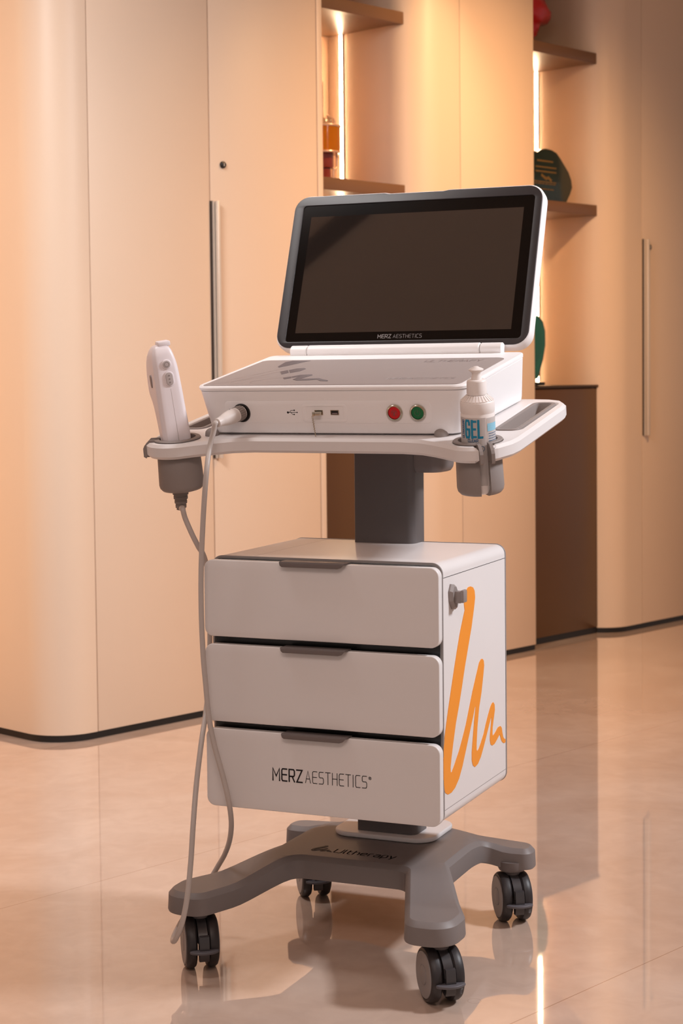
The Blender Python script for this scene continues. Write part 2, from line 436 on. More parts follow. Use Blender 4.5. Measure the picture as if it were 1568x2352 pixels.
def low_cabinet(s0, s1, label):
    root = thing('low_cabinet', label, 'cabinet', WM)
    def slab(nm, y0, z0, z1, m, gap=.001, y1=.436, bev=0): plate(nm, [niche_poly(s0+.001, s1, .14, y0, y1, gap)], z1-z0, M[m], root, Matrix.Translation((0, 0, z1)), bev, 1)
    slab('plinth', .075, .0005, .026, 'plinth')
    wobj('cabinet_front', (s0+.001, s1+.0085, .070, .088, .027, 1.040), 'brown', root, .001)
    slab('carcass', .0885, .027, 1.044, 'seam', .003)
    slab('counter_top', .066, 1.045, 1.056, 'bronze', .001, .437, .002)
    wobj('side_strip', (s1+.0090, s1+.0130, .071, .080, .027, 1.044), 'plinth', root)
low_cabinet(.743, 1.230, 'brown low cabinet in the left niche, partly hidden behind the trolley column')
low_cabinet(1.944, 2.450, 'dark brown low cabinet in the right niche under the shelves')
def led(s, z0, z1, label):
    root = thing('led_strip', label, 'light', WM, 'niche light strips')
    wobj('light_profile', (s-.0055, s-.0005, .358, .374, z0, z1), 'bronze', root)
    wobj('diffuser', (s-.0085, s-.0056, .3595, .3725, z0+.001, z1-.001), M['led'], root, .001)
led(1.230, 1.811, 2.397, 'glowing vertical light strip in the left niche between its two shelves')
led(1.230, 1.320, 1.764, 'glowing light strip in the left niche below the lower shelf')
led(2.450, 1.811, 2.397, 'glowing vertical light strip in the right niche above the green plaque')
led(2.450, 1.057, 1.764, 'glowing light strip in the right niche over the low cabinet')

# ---- ornaments in the niches
def outline_plate(name, pts, depth, y, m, label, cat, bev=.006):
    """upright slab traced in (s, z), front face at depth y into the niche"""
    o = plate(name, [pts], depth, M[m], None, None, bev, 3)
    o.matrix_world = WM @ AX((0, y, 0), (1, 0, 0), (0, 0, 1))
    return tag(o, label, cat)
rockR = [(2.347,1.816),(2.379,1.859),(2.394,1.888),(2.387,1.921),(2.368,1.952),(2.340,1.978),(2.312,2.004),(2.285,2.025),(2.254,2.034),(2.211,2.037),(2.176,2.029),(2.149,2.016),(2.110,2.022),(2.075,2.000),(2.050,1.965),(2.028,1.92),(2.032,1.87),(2.062,1.816)]
root = thing('award_plaque', 'dark green stone-shaped award plaque with gold lettering on the lower right shelf', 'award', WM)
plate('stone', [rockR], .035, M['dkgreen'], root, AX((0, .14, -.0045), (1, 0, 0), (0, 0, 1)), .006, 3)
bm = bmesh.new()
for z, x0, x1, w in ((2.000,2.150,2.255,.007),(1.975,2.140,2.275,.006),(1.957,2.140,2.275,.006),(1.915,2.130,2.275,.0045),(1.907,2.130,2.272,.0035),(1.885,2.160,2.260,.004)):
    x = x0
    while x < x1:
        l = random.uniform(.008, .03); ribbon(bm, [(x, z-.016), (min(x+l, x1), z-.016)], w); x += l + .006
ribbon(bm, [(2.18,1.925),(2.205,1.913),(2.225,1.917),(2.24,1.908)], .012)
link('gold_lettering', finish_ink(bm, .0004), M['gold'], root, AX((0, .1392, -.0045), (1, 0, 0), (0, 0, 1)))

# red sculpture: lumpy carved head on stepped neck
rings = []
for z, w, off, d in ((2.4435,.062,.0,.055),(2.455,.060,.0,.052),(2.470,.052,.0,.045),(2.485,.052,.002,.045),(2.492,.062,.004,.05),(2.505,.064,.004,.05),(2.512,.074,.006,.055),(2.528,.078,.008,.058),(2.540,.088,.010,.062),(2.548,.122,.014,.072),(2.570,.142,.012,.082),(2.590,.148,.008,.085),(2.612,.138,.0,.085),(2.635,.112,-.012,.08),(2.66,.092,-.02,.07),(2.69,.07,-.03,.055),(2.715,.03,-.04,.03)):
    rr = []
    for i in range(36):
        a = 2*PI*i/36; k = 1 + .06*math.sin(5*a + z*90) + .04*math.sin(9*a - z*140)
        rr.append(Vector((2.130 + off + w*k*math.cos(a), .20 + d*k*math.sin(a), z)))
    rings.append(rr)
o = link('red_sculpture', from_bm(loft(rings), 60), M['sculpt']); o.matrix_world = WM
tag(o, 'glossy red carved sculpture on the upper shelf of the right niche', 'sculpture')

# amber glass piece
root = thing('glass_ornament', 'amber and red-brown stacked glass ornament with pale metal bands on the lower left shelf', 'ornament', WM)
ax = Matrix.Translation((.898, .16, 0))
def ring_part(name, prof, m, n=36): return link(name, from_bm(lathe(prof, n), 40), M[m], root, ax)
ring_part('foot', [(.0, 1.8105), (.038, 1.8105), (.038, 1.814), (.034, 1.816), (.034, 1.852), (0, 1.852)], 'rbrown')
ring_part('lower_cup', [(0, 1.8525), (.042, 1.8525), (.044, 1.858), (.044, 1.903), (0, 1.903)], 'rbrown')
ring_part('amber_drum', [(0, 1.9105), (.070, 1.9105), (.070, 1.9955), (0, 1.9955)], 'amber')
ring_part('band', [(.0, 1.9960), (.072, 1.9960), (.074, 2.000), (.072, 2.004), (0, 2.004)], 'pale')
ring_part('band', [(.0, 1.9035), (.072, 1.9035), (.074, 1.907), (.072, 1.910), (0, 1.910)], 'pale')
ring_part('cap', [(0, 2.0045), (.040, 2.0045), (.040, 2.022), (.036, 2.029), (0, 2.031)], 'clear')
ring_part('stem', [(0, 2.0315), (.010, 2.0315), (.010, 2.160), (0, 2.162)], 'pale')
for r, p in ((.004, [(.056,1.903),(.060,1.898),(.060,1.860),(.055,1.853),(.040,1.850)]), (.004, [(.048,2.004),(.049,2.020),(.044,2.031),(.030,2.036),(.011,2.037)]), (.0035, [(.040,1.8135),(.041,1.850)])):
    link('wire_frame', from_bm(tube([Vector((x, -.02, z)) for x, z in p], r, 8), 60), M['pale'], root, ax)

# teal glass award
tp = [(2.040,1.072),(2.045,1.12),(2.075,1.19),(2.095,1.26),(2.12,1.32),(2.165,1.335),(2.200,1.31),(2.216,1.27),(2.216,1.21),(2.200,1.15),(2.178,1.10),(2.165,1.072)]
root = thing('glass_award', 'curved teal glass award on the low cabinet in the right niche', 'award', WM)
plate('glass_blade', [tp], .030, M['teal'], root, AX((0, .15, .012), (1, 0, 0), (0, 0, 1)), .006, 3)
wobj('award_base', (2.02, 2.175, .125, .205, 1.0565, 1.0715), 'black', root, .002)

# ================================================================== TROLLEY
CM = Matrix.Translation((.0384, 3.3922, 0)) @ Matrix.Rotation(-.4091, 4, 'Z')
KM = CM @ Matrix.Translation((0, -.1674, 1.0993)) @ Matrix.Rotation(.1735, 4, 'X')
KL = CM.inverted() @ KM
cart = thing('medical_trolley', 'white and grey medical trolley on four casters with three drawers and an orange brush mark', 'trolley', CM)

# ---- star base
corners = [(.114,-.051,.026),(.2035,-.288,.036),(.290,-.288,.046),(.292,-.205,.05),(.184,.008,.005),(.181,.219,.020),(.277,.229,.022),(.277,.291,.036),(.150,.312,.12)]
def fillet(C, first, last):
    P = [first]; V = [Vector(first)] + [Vector(c[:2]) for c in C] + [Vector(last)]
    for k, (x, y, r) in enumerate(C):
        p = Vector((x, y)); a = (V[k]-p).normalized(); c = (V[k+2]-p).normalized()
        h = math.acos(max(-1, min(1, a.dot(c))))/2; t = r/math.tan(h)
        cen = p + (a+c).normalized()*(r/math.sin(h)); s, e = p+a*t, p+c*t
        a0 = math.atan2(s.y-cen.y, s.x-cen.x); a1 = math.atan2(e.y-cen.y, e.x-cen.x); d = a1-a0
        while d > PI: d -= 2*PI
        while d < -PI: d += 2*PI
        n = max(3, int(abs(d)/.17))
        P += [(cen.x+r*math.cos(a0+d*i/n), cen.y+r*math.sin(a0+d*i/n)) for i in range(n+1)]
    return P + [last]
def densify(P, step=.018):
    out = []
    for a, c in zip(P, P[1:]):
        k = max(1, int((Vector(c)-Vector(a)).length/step))
        out += [(a[0]+(c[0]-a[0])*i/k, a[1]+(c[1]-a[1])*i/k) for i in range(k)]
    return out + [P[-1]]
def dense():
    P = densify(fillet(corners, (0, -.0500), (0, .312)))
    return [(x-.010, y) for x, y in P + [(-x, y) for x, y in P[::-1][1:-1]]]
def offs(P, d):
    n = len(P); out = []
    for i in range(n):
        a, b, c = (Vector(P[i-1]), Vector(P[i]), Vector(P[(i+1) % n]))
        t0 = (b-a).normalized(); t1 = (c-b).normalized(); nn = (Vector((-t0.y, t0.x)) + Vector((-t1.y, t1.x))).normalized()
        out.append(tuple(b + nn*d))
    return out
OUT = dense()
def sm(a, b, x): x = max(0, min(1, (x-a)/(b-a))); return x*x*(3-2*x)
def drop(x, y):
    r = math.hypot(x+.010, y-.08)
    k = max(0, min(1, (r-.20)/.13)) if y < .05 else max(0, min(1, (r-.19)/.08))
    return .024*(.35*k*k*(3-2*k) + .65*k)
def base_mesh():
    bm = bmesh.new()
    lv = []
    for d, z in ((.006, .1290), (.001, .1305), (0, .1335), (.0015, .1662), (.0095, .1750), (.0112, .1758)):
        P = offs(OUT, d); zz = .0
        lv.append([bm.verts.new((x, y, z - drop(*OUT[i])*(1 if z > .15 else .85))) for i, (x, y) in enumerate(P)])
    n = len(OUT)
    for a, b in zip(lv, lv[1:]):
        for i in range(n): bm.faces.new((a[i], a[(i+1) % n], b[(i+1) % n], b[i]))
    for ring, z, sgn in ((lv[-1], .1758, 1), (lv[0], .1290, -1)):
        P = [Vector((v.co.x, v.co.y)) for v in ring]; k = len(P)
        pts = list(P)
        def inside(p):
            c = False; j = k-1
            for i in range(k):
                a, b = P[i], P[j]
                if (a.y > p.y) != (b.y > p.y) and p.x < (b.x-a.x)*(p.y-a.y)/(b.y-a.y)+a.x: c = not c
                j = i
            return c
        gx = -.3
        while gx < .3:
            gy = -.31
            while gy < .32:
                p = Vector((gx, gy))
                if inside(p) and min((p-q).length for q in P) > .008: pts.append(p)
                gy += .014
            gx += .014
        vs, es, fs, ov, oe, of = delaunay_2d_cdt(pts, [(i, (i+1) % k) for i in range(k)], [list(range(k))], 1, 1e-6)
        mp = []
        for i, p in enumerate(vs):
            o = ov[i]
            if o and o[0] < k: mp.append(ring[o[0]])
            else: mp.append(bm.verts.new((p.x, p.y, z - drop(p.x, p.y)*(1 if sgn > 0 else .85))))
        for f in fs:
            try: bm.faces.new([mp[i] for i in f])
            except ValueError: pass
    return from_bm(bm, 24)
base = link('wheeled_base', base_mesh(), M['base'], cart)
LOGO = [(-0.0302, 0.7195), (-0.0158, 0.7159), (-0.0074, 0.7087), (-0.0043, 0.6953), (-0.01, 0.6785), (-0.0252, 0.6434), (-0.0456, 0.6073), (-0.0657, 0.5715), (-0.0824, 0.5376), (-0.099, 0.5062), (-0.1172, 0.4754), (-0.1303, 0.446), (-0.1415, 0.4185), (-0.1474, 0.4006), (-0.1464, 0.3909), (-0.1402, 0.3902), (-0.1263, 0.4004), (-0.1007, 0.4207), (-0.0812, 0.4404), (-0.0615, 0.4625), (-0.0414, 0.4914), (-0.0211, 0.5205), (-0.0006, 0.5456), (0.0165, 0.567), (0.0268, 0.5721), (0.0356, 0.572), (0.0437, 0.5672), (0.0463, 0.5579), (0.0397, 0.5367), (0.0289, 0.5074), (0.0149, 0.4811), (0.0041, 0.4456), (-0.0012, 0.4157), (-0.0015, 0.4025), (0.0032, 0.3998), (0.0113, 0.4021), (0.0236, 0.4107), (0.041, 0.425), (0.055, 0.4424), (0.0692, 0.4577), (0.0834, 0.4709), (0.094, 0.4762), (0.1011, 0.4758), (0.108, 0.4698), (0.1093, 0.4593), (0.1026, 0.4447), (0.0952, 0.428), (0.0936, 0.4147), (0.0956, 0.4109), (0.1034, 0.4116), (0.1177, 0.4168), (0.1285, 0.4211), (0.143, 0.421), (0.1516, 0.4159), (0.1557, 0.4048), (0.1607, 0.3957), (0.1679, 0.3904), (0.1752, 0.3889), (0.1751, 0.382), (0.1655, 0.3821), (0.1554, 0.386), (0.1475, 0.3926), (0.1426, 0.4005), (0.139, 0.4051), (0.1318, 0.4026), (0.1209, 0.3979), (0.1066, 0.3928), (0.0938, 0.392), (0.0834, 0.3959), (0.0786, 0.4041), (0.0788, 0.4131), (0.0848, 0.4322), (0.0893, 0.4495), (0.0829, 0.4461), (0.0722, 0.4347), (0.058, 0.4194), (0.0405, 0.4006), (0.0231, 0.3841), (0.006, 0.3744), (-0.0108, 0.3718), (-0.0226, 0.3772), (-0.029, 0.3884), (-0.0287, 0.4037), (-0.0215, 0.4329), (-0.0122, 0.4663), (-0.0038, 0.4889), (-0.0098, 0.4856), (-0.0221, 0.4681), (-0.0424, 0.4414), (-0.0624, 0.415), (-0.0823, 0.3888), (-0.1018, 0.3694), (-0.1241, 0.3572), (-0.1429, 0.3529), (-0.1613, 0.3533), (-0.1752, 0.3592), (-0.1806, 0.3657), (-0.1833, 0.3768), (-0.184, 0.4043), (-0.1831, 0.444), (-0.1773, 0.4617), (-0.1677, 0.485), (-0.1548, 0.5142), (-0.1387, 0.5473), (-0.1225, 0.5806), (-0.1062, 0.6121), (-0.0898, 0.6417), (-0.0734, 0.6652), (-0.0635, 0.6789), (-0.0671, 0.6901), (-0.0662, 0.7029), (-0.0544, 0.7144), (-0.0446, 0.7193)]
# brush mark and name sunk in the base
lg = [((y+.184)/.36, (z-.353)/.367) for y, z in LOGO]
plate('brush_mark', [[(-.114 + (x*.044), -.008 + y*.040) for x, y in lg]], .0006, M['sunk'], base, Matrix.Translation((0, 0, .1768)))
link('lettering', lettering('Ultherapy'.replace('U', 'U'), .024, .0022, width=.128, x0=-.066, y0=-.006, thick=.0006), M['sunk'], base, Matrix.Translation((0, 0, .1762)))
plate('base_plate', [rrect(-.125, .095, .108, .275, .042, 8)], .010, M['white'], cart, Matrix.Translation((0, 0, .1865)), .003)

# ---- casters
def caster(x, y, ang, front=True):
    r = bpy.data.objects.new('caster', None); COL.objects.link(r); r.parent = cart
    r.matrix_local = Matrix.Translation((x, y, 0)) @ Matrix.Rotation(ang, 4, 'Z')
    X90 = Matrix.Rotation(PI/2, 4, 'Y')
    for s in (-1, 1):
        mw = Matrix.Translation((0, 0, .05)) @ (X90 if s > 0 else Matrix.Rotation(-PI/2, 4, 'Y'))
        # z local = outward
        prof = [(.0, .0095), (.040, .0095), (.0465, .0105), (.0495, .014), (.0500, .020), (.0492, .026), (.0465, .0300), (.0432, .0312), (.0425, .0302), (0, .0300)]
        w = link('wheel', from_bm(lathe(prof, 56), 30), M['tyre'], r, mw)
        link('wheel_cover', from_bm(lathe([(0, .0297), (.0418, .0297), (.0418, .0312), (.0408, .0322), (.0185, .0322), (.0180, .0316), (.0172, .0316), (.0167, .0326), (.010, .0336), (0, .0338)], 48), 25), M['hub'], r, mw)
    # fork: curved band between the wheels
    P = [(.030, .094), (.010, .0985), (-.012, .0975), (-.030, .090), (-.044, .076), (-.0505, .060), (-.050, .056), (-.020, .056), (.0, .050), (.030, .060)]
    bmf = bmesh.new()
    a = [bmf.verts.new((-.0088, y_, z_)) for y_, z_ in P]; b = [bmf.verts.new((.0088, y_, z_)) for y_, z_ in P]
    bmf.faces.new(a); bmf.faces.new(b[::-1])
    for i in range(len(P)): bmf.faces.new((a[i], b[i], b[(i+1) % len(P)], a[(i+1) % len(P)]))
    link('fork', from_bm(bmf, 35), M['fork'], r)
    Q = [(-.0475, .074), (-.0535, .072), (-.0565, .055), (-.0550, .032), (-.0500, .0245), (-.040, .0245), (-.036, .040), (-.036, .068)]
    bmf = bmesh.new()
    a = [bmf.verts.new((-.0078, y_, z_)) for y_, z_ in Q]; b = [bmf.verts.new((.0105, y_, z_)) for y_, z_ in Q]
    bmf.faces.new(a); bmf.faces.new(b[::-1])
    for i in range(len(Q)): bmf.faces.new((a[i], b[i], b[(i+1) % len(Q)], a[(i+1) % len(Q)]))
    link('brake_housing', from_bm(bmf, 35), M['pedal'] if False else M['fork'], r)
    pts = [(-.026, -.052)] + [(-.026 + .054*i/12, -.0555 - .0115*math.sin(PI*i/12)**.7) for i in range(13)] + [(.028, -.050), (.014, -.046), (-.014, -.046)]
    plate('brake_pedal', [pts], .0050, M['pedal'], r, Matrix.Translation((0, 0, .0500)) @ Matrix.Rotation(.05, 4, 'X'), .0014)
    link('swivel_boss', from_bm(lathe([(0, .096), (.016, .096), (.017, .1005), (.026, .1045), (.0285, .109), (.0285, .124), (0, .124)], 40), 35), M['dgray'], r)
YW = .4091
caster(.244, -.240, .28 + YW); caster(-.241, -.240, .22 + YW); caster(.222, .246, .18 + YW); caster(-.226, .250, .20 + YW)

# ---- column
cx0, cx1 = -.0715, .0565
bm = loft([[Vector((x, y, z)) for x, y in rrect(cx0, cx1, .130, .200, (.016, .01, .01, .004), 5)] for z in (.187, .995)])
link('column', from_bm(bm, 30), M['column'], cart)
bm = loft([[Vector((x, y, z)) for x, y in rrect(.040+e, .111-e, .140+e, .230-e, (.022, .01, .004, .004), 6)] for z, e in ((.921, .010), (.923, .005), (.930, .001), (.936, 0), (1.010, 0))])
link('tilt_bracket', from_bm(bm, 40), M['dgray'], cart)

# ---- cabinet body (profile in x, z, run along y)
def xz_plate(name, outl, y0, y1, m, parent, bevel=0, **k):
    me = plate_mesh(outl, y1-y0, bevel, k.get('res', 2), k.get('smooth', 35))
    me.transform(AX((0, y0, 0), (1, 0, 0), (0, 0, 1)))      # outer face at y0, towards the front
    return link(name, me, M[m], parent)
HX, ZB, ZT = .2325, .3016, .7785
body = xz_plate('cabinet_body', [rrect(-HX, HX, ZB, ZT, .020, 8)], -.179, .178, 'white', cart, 0)
xz_plate('front_rim', [rrect(-HX-.0006, HX+.0006, ZB-.0006, ZT+.0006, .0205, 8), rrect(-HX+.0035, HX-.0035, ZB+.0035, ZT-.0035, .018, 8)], -.1835, -.1795, 'trim', body)
xz_plate('back_rim', [rrect(-HX-.0010, HX+.0010, ZB-.0010, ZT+.0010, .021, 8)], .1785, .1835, 'trim', body, .001)
xz_plate('drawer_recess', [rrect(-.2265, .2265, ZB+.006, ZT-.006, .016, 8)], -.1825, -.1798, 'gap', body)
for z in (.7515, .3275):
    box('panel_seam', (HX-.001, HX+.0002, -.179, .178, z-.0005, z+.0005), M['ink'] if z > .5 else M['trim'], body)
box('panel_seam', (-.15, -.1495, -.17, .178, ZT-.0005, ZT+.0001), M['trim'], body)
SIDE = AX((HX, 0, 0), (0, 1, 0), (0, 0, 1))
plate('orange_brush_mark', [LOGO], .0010, M['logo'], body, AX((HX+.0007, 0, 0), (0, 1, 0), (0, 0, 1)), label='large orange brush stroke mark')
# cord hook on the side
hk = link('cord_hook', from_bm(lathe([(0, 0), (.0, .0), (.0265, .0), (.0265, .003), (.0215, .008), (0, .008)], 8), 10), M['gray'], body, AX((HX+.0002, -.133, .7125), (0, .9239, .3827), (0, -.3827, .9239)) @ Matrix.Diagonal((.68, 1.0, 1, 1)))
bm = bmesh.new(); add_box(bm, .006, .0205, -.009, .008, -.0120, .0100, bev=.0025); link('hook_arm', from_bm(bm), M['gray'], body, Matrix.Translation((HX, -.131, .7135)))
bm = bmesh.new(); add_box(bm, .0190, .0262, -.010, .010, -.0110, .0125, bev=.0025); link('hook_lip', from_bm(bm), M['gray'], body, Matrix.Translation((HX, -.131, .7135)))
# ---- drawers
for k, (z0, z1) in enumerate(((.6285, .7735), (.4665, .6140), (.3040, .4530))):
    d = xz_plate('drawer', [rrect(-.2365, .2365, z0, z1, .017, 8)], -.2115, -.1935, 'drawer', cart, .0022)
    box('drawer_box', (-.215, .215, -.193, -.1837, z0+.01, z1-.006), M['gap'], d)
    zt = z1 + .0015
    bm = bmesh.new()
    Pt = [(-.0735, zt), (.0590, zt), (.0550, zt-.0025), (.0505, zt-.0070), (.0440, zt-.0090), (-.0680, zt-.0090), (-.0720, zt-.0060)]
    me = plate_mesh([Pt], .0035, .0012)
    hd = link('drawer_handle', me, M['dgray'], d, AX((0, -.2245, 0), (1, 0, 0), (0, 0, 1)))
    box('handle_top', (-.0730, .0585, -.2235, -.1950, zt-.0012, zt+.0012), M['dgray'], d, .0006)
    if k == 2:
        bm = bmesh.new()
        lettering('MERZ', .0225, .0026, width=.0600, bm=bm, x0=-.0965, y0=.3638, gap=.36)
        lettering('AESTHETICS', .0220, .0013, width=.123, bm=bm, x0=-.0295, y0=.3642, gap=.36)
        ribbon(bm, [(.1000 + .0026*math.cos(a), .3830 + .0026*math.sin(a)) for a in [2*PI*i/14 for i in range(15)]], .0007)
        lettering('R', .0026, .0007, bm=bm, x0=.0990, y0=.3817)
        link('lettering', finish_ink(bm), M['ink'], d, AX((0, -.2119, 0), (1, 0, 0), (0, 0, 1)), label='black brand lettering')

# ---- tray (K frame)
RC, LC = Vector((.3010, -.030)), Vector((-.3050, -.032)); RH = .0405
RA, LA = math.radians(-57), math.radians(201)
outer = [(-.255,-.068),(-.22,-.046),(-.19,-.030),(-.15,-.022),(0,-.022),(.15,-.022),(.19,-.030),(.22,-.046),(.250,-.066)]
def arcp(c, r, a0, a1, n=20): return [(c.x + r*math.cos(a0+(a1-a0)*i/n), c.y + r*math.sin(a0+(a1-a0)*i/n)) for i in range(n+1)]
hs = .0137          # half width of the slit
def keyhole(c, A, Ro):
    da = math.asin(hs/RH); do = math.asin(hs/Ro)
    return (c.x + Ro*math.cos(A-do), c.y + Ro*math.sin(A-do)), arcp(c, RH, A-da, A+da-2*PI, 40), (c.x + Ro*math.cos(A+do), c.y + Ro*math.sin(A+do))
Ro = .060
def outer_arc(c, a0, a1): return arcp(c, Ro, a0, a1, 14)
do = math.asin(hs/Ro)
ra, rh, rb = keyhole(RC, RA, Ro); la, lh_, lb = keyhole(LC, LA, Ro)
tray = [tuple(p) for p in outer]
tray += arcp(RC, Ro, math.radians(-115), RA-do, 8) + rh + arcp(RC, Ro, RA+do, math.radians(-35), 8)
tray += [(.365,-.030),(.3695,.0),(.3700,.05),(.3700,.285),(.364,.318),(.348,.345),(.322,.358),(.29,.362),(-.29,.362),(-.322,.358),(-.348,.345),(-.364,.318),(-.370,.285),(-.370,.05),(-.3695,.0)]
tray += arcp(LC, Ro, math.radians(166), LA-do, 8) + lh_ + arcp(LC, Ro, LA+do, math.radians(298), 12)
def sl(x0, x1, y0, y1): return rrect(x0, x1, y0, y1, (.016,)*4, 6)
slotR, slotL = sl(.298, .347, .062, .322), sl(-.347, -.298, .062, .322)
TW = -.0955
def K(x=0, y=0, z=0): return KL @ Matrix.Translation((x, y, z))
tr = plate('tray', [tray, slotR, slotL], .0285, M['white'], cart, K(0, 0, TW), .0055, 0, smooth=25)
for s, o in ((1, slotR), (-1, slotL)):
    a, b = (.2985, .3465) if s > 0 else (-.3465, -.2985)
    plate('handle_liner', [rrect(a, b, .0625, .3215, .0158, 6), rrect(a+.0075, b-.0075, .070, .314, .011, 6)], .030, M['gray'], tr, KL.inverted() and Matrix.Translation((0, 0, .0012)), .0012)
for x, y in ((.2180, .0110), (-.2480, .0040)):
    link('rubber_stud', from_bm(lathe([(0, .0145), (.005, .0140), (.0095, .0115), (.0125, .008), (.0135, .003), (.0137, 0), (0, 0)], 32), 60), M['rubber'], tr, Matrix.Translation((x, y, .0002)))
# cup holders hanging in the tray
def cup(c, A, depth, r1, name_label):
    h = math.asin(.0080/.037)
    a0, a1 = A + h, A - h + 2*PI
    mw = K(c.x, c.y, 0)
    n = 60
    prof = [(.0355, TW+.0035), (.0435, TW+.0035), (.0450, TW+.0020), (.0445, TW+.0003), (.0402, TW-.0002), (.0402, TW-.030), (.0415, TW-.032), (r1, -depth+.013), (r1-.0015, -depth+.0065), (r1-.0055, -depth+.0018), (r1-.012, -depth),
            (.012, -depth), (.012, -depth+.003), (r1-.016, -depth+.003), (r1-.007, -.178), (r1-.0035, -.168), (.0360, TW-.030)]
    bm = bmesh.new(); N = n; prof2 = prof + [prof[0]]
    R = [[bm.verts.new((r*math.cos(a0+(a1-a0)*i/N), r*math.sin(a0+(a1-a0)*i/N), z)) for i in range(N+1)] for r, z in prof]
    for q in range(len(prof)):
        a, b = R[q], R[(q+1) % len(prof)]
        for i in range(N): bm.faces.new((a[i], a[i+1], b[i+1], b[i]))
    bm.faces.new([r[0] for r in R]); bm.faces.new([r[-1] for r in R])
    cp = link('cup_holder', from_bm(bm, 35), M['gray'], cart, mw)
    # clip tabs over the tray edge, one each side of the slit
    for s in (1, -1):
        P = [(.036, TW+.0035), (.052, TW+.0035), (.0625, TW-.006), (.0655, TW-.012), (.0655, TW-.0280), (.0605, TW-.0310), (.0605, TW-.0287), (.041, TW-.0287), (.036, TW-.020)]
        t0, t1 = (.0072, .0134) if s > 0 else (-.0134, -.0072)
        b2 = bmesh.new(); ca, sa = math.cos(A), math.sin(A)
        f = lambda r, t, z: (r*ca - t*sa, r*sa + t*ca, z)
        a = [b2.verts.new(f(r, t0, z)) for r, z in P]; b = [b2.verts.new(f(r, t1, z)) for r, z in P]
        b2.faces.new(a); b2.faces.new(b[::-1])
        for i in range(len(P)): b2.faces.new((a[i], b[i], b[(i+1) % len(P)], a[(i+1) % len(P)]))
        bmesh.ops.recalc_face_normals(b2, faces=b2.faces)
        link('clip_tab', from_bm(b2, 20), M['gray'], cp)
    return cp
cup(RC, RA, .1905, .0425, 'r'); cup(LC, LA, .1950, .0435, 'l')

# ================================================================== CONSOLE
con = thing('ultrasound_console', 'white laptop-like ultrasound console with open dark screen standing on the trolley tray', 'medical device', KM)
def rr3(hx, y0, y1, r, z): return [Vector((x * (1 + (.2755/hx - 1)*.8*max(0, y)/.355), y, z)) for x, y in rrect(-hx, hx, y0, y1, (r, r*.6, r*.6, r), 8)]
rings = [rr3(.252,.013,.342,.026,-.0925), rr3(.2555,.009,.345,.029,-.0905), rr3(.258,.006,.347,.030,-.084), rr3(.2735,.0015,.3545,.030,-.0105), rr3(.2715,.0030,.3525,.029,-.0100), rr3(.2715,.0030,.3525,.029,-.0088),
         rr3(.2760,0,.356,.031,-.0080), rr3(.2765,-.0005,.3565,.031,-.0035), rr3(.2750,.001,.355,.030,-.0010), rr3(.2725,.003,.353,.028,0)]
link('console_body', from_bm(loft(rings), 35), M['shell'], con)
film = plate('top_panel', [rrect(-.2620, .2600, .0075, .2880, (.014, .022, .014, .008), 6)], .0012, M['film'], con, Matrix.Translation((0, 0, .0010)), .0003)
B_ = [[(-0.1952, 0.209), (-0.2023, 0.2599), (-0.1937, 0.2773), (-0.1525, 0.2745), (-0.1622, 0.2573), (-0.1755, 0.2228), (-0.1884, 0.1987)],
 [(-0.1628, 0.1509), (-0.1539, 0.1674), (-0.1383, 0.1377), (-0.1451, 0.1191)],
 [(-0.1513, 0.1672), (-0.1422, 0.1848), (-0.1279, 0.1888), (-0.1205, 0.1801), (-0.1216, 0.1546), (-0.1343, 0.1351)],
 [(-0.125, 0.0826), (-0.1133, 0.0942), (-0.1057, 0.0799), (-0.1151, 0.0665)],
 [(-0.1122, 0.0941), (-0.1029, 0.1133), (-0.0786, 0.1168), (-0.0734, 0.1063), (-0.0787, 0.0894), (-0.0822, 0.0675), (-0.0667, 0.0723), (-0.0457, 0.0746), (-0.0331, 0.0632), (-0.0173, 0.0517), (-0.0143, 0.0426), (-0.0308, 0.0455), (-0.0438, 0.0605), (-0.0568, 0.0551), (-0.0816, 0.0516), (-0.0955, 0.0626), (-0.0967, 0.0846), (-0.0952, 0.0961), (-0.1054, 0.0818)]]
for k, pts in enumerate(B_): plate('brush_mark', [pts], .0004, M['filmdark'], film, Matrix.Translation((0, 0, .0005)))
bm = bmesh.new()
for pts in ([(-.245,.055),(-.225,.075),(-.20,.125),(-.165,.20),(-.150,.235)], [(-.255,.030),(-.235,.030),(-.20,.075),(-.165,.15)], [(-.19,.03),(-.205,.022),(-.215,.035),(-.20,.06),(-.165,.095)], [(-.165,.028),(-.175,.040),(-.16,.062),(-.12,.09)]):
    q = catmull([(x, y, 0) for x, y in pts], 6); ribbon(bm, [(p.x, p.y) for p in q], .0008)
link('outline_marks', finish_ink(bm, .0003), M['filmpink'], film, Matrix.Translation((0, 0, .0003)))
bm = bmesh.new(); lettering('MERZ', .014, .0013, width=.042, bm=bm, x0=.098, y0=.058); lettering('AESTHETICS', .014, .0008, width=.088, bm=bm, x0=.143, y0=.058)
link('embossed_brand', finish_ink(bm, .0005), M['emboss'], film, Matrix.Translation((0, 0, .0005)))
link('embossed_name', lettering('ULTHERAPY', .020, .0013, width=.115, x0=.105, y0=.243, thick=.0005), M['emboss'], film, Matrix.Translation((0, 0, .0005)))
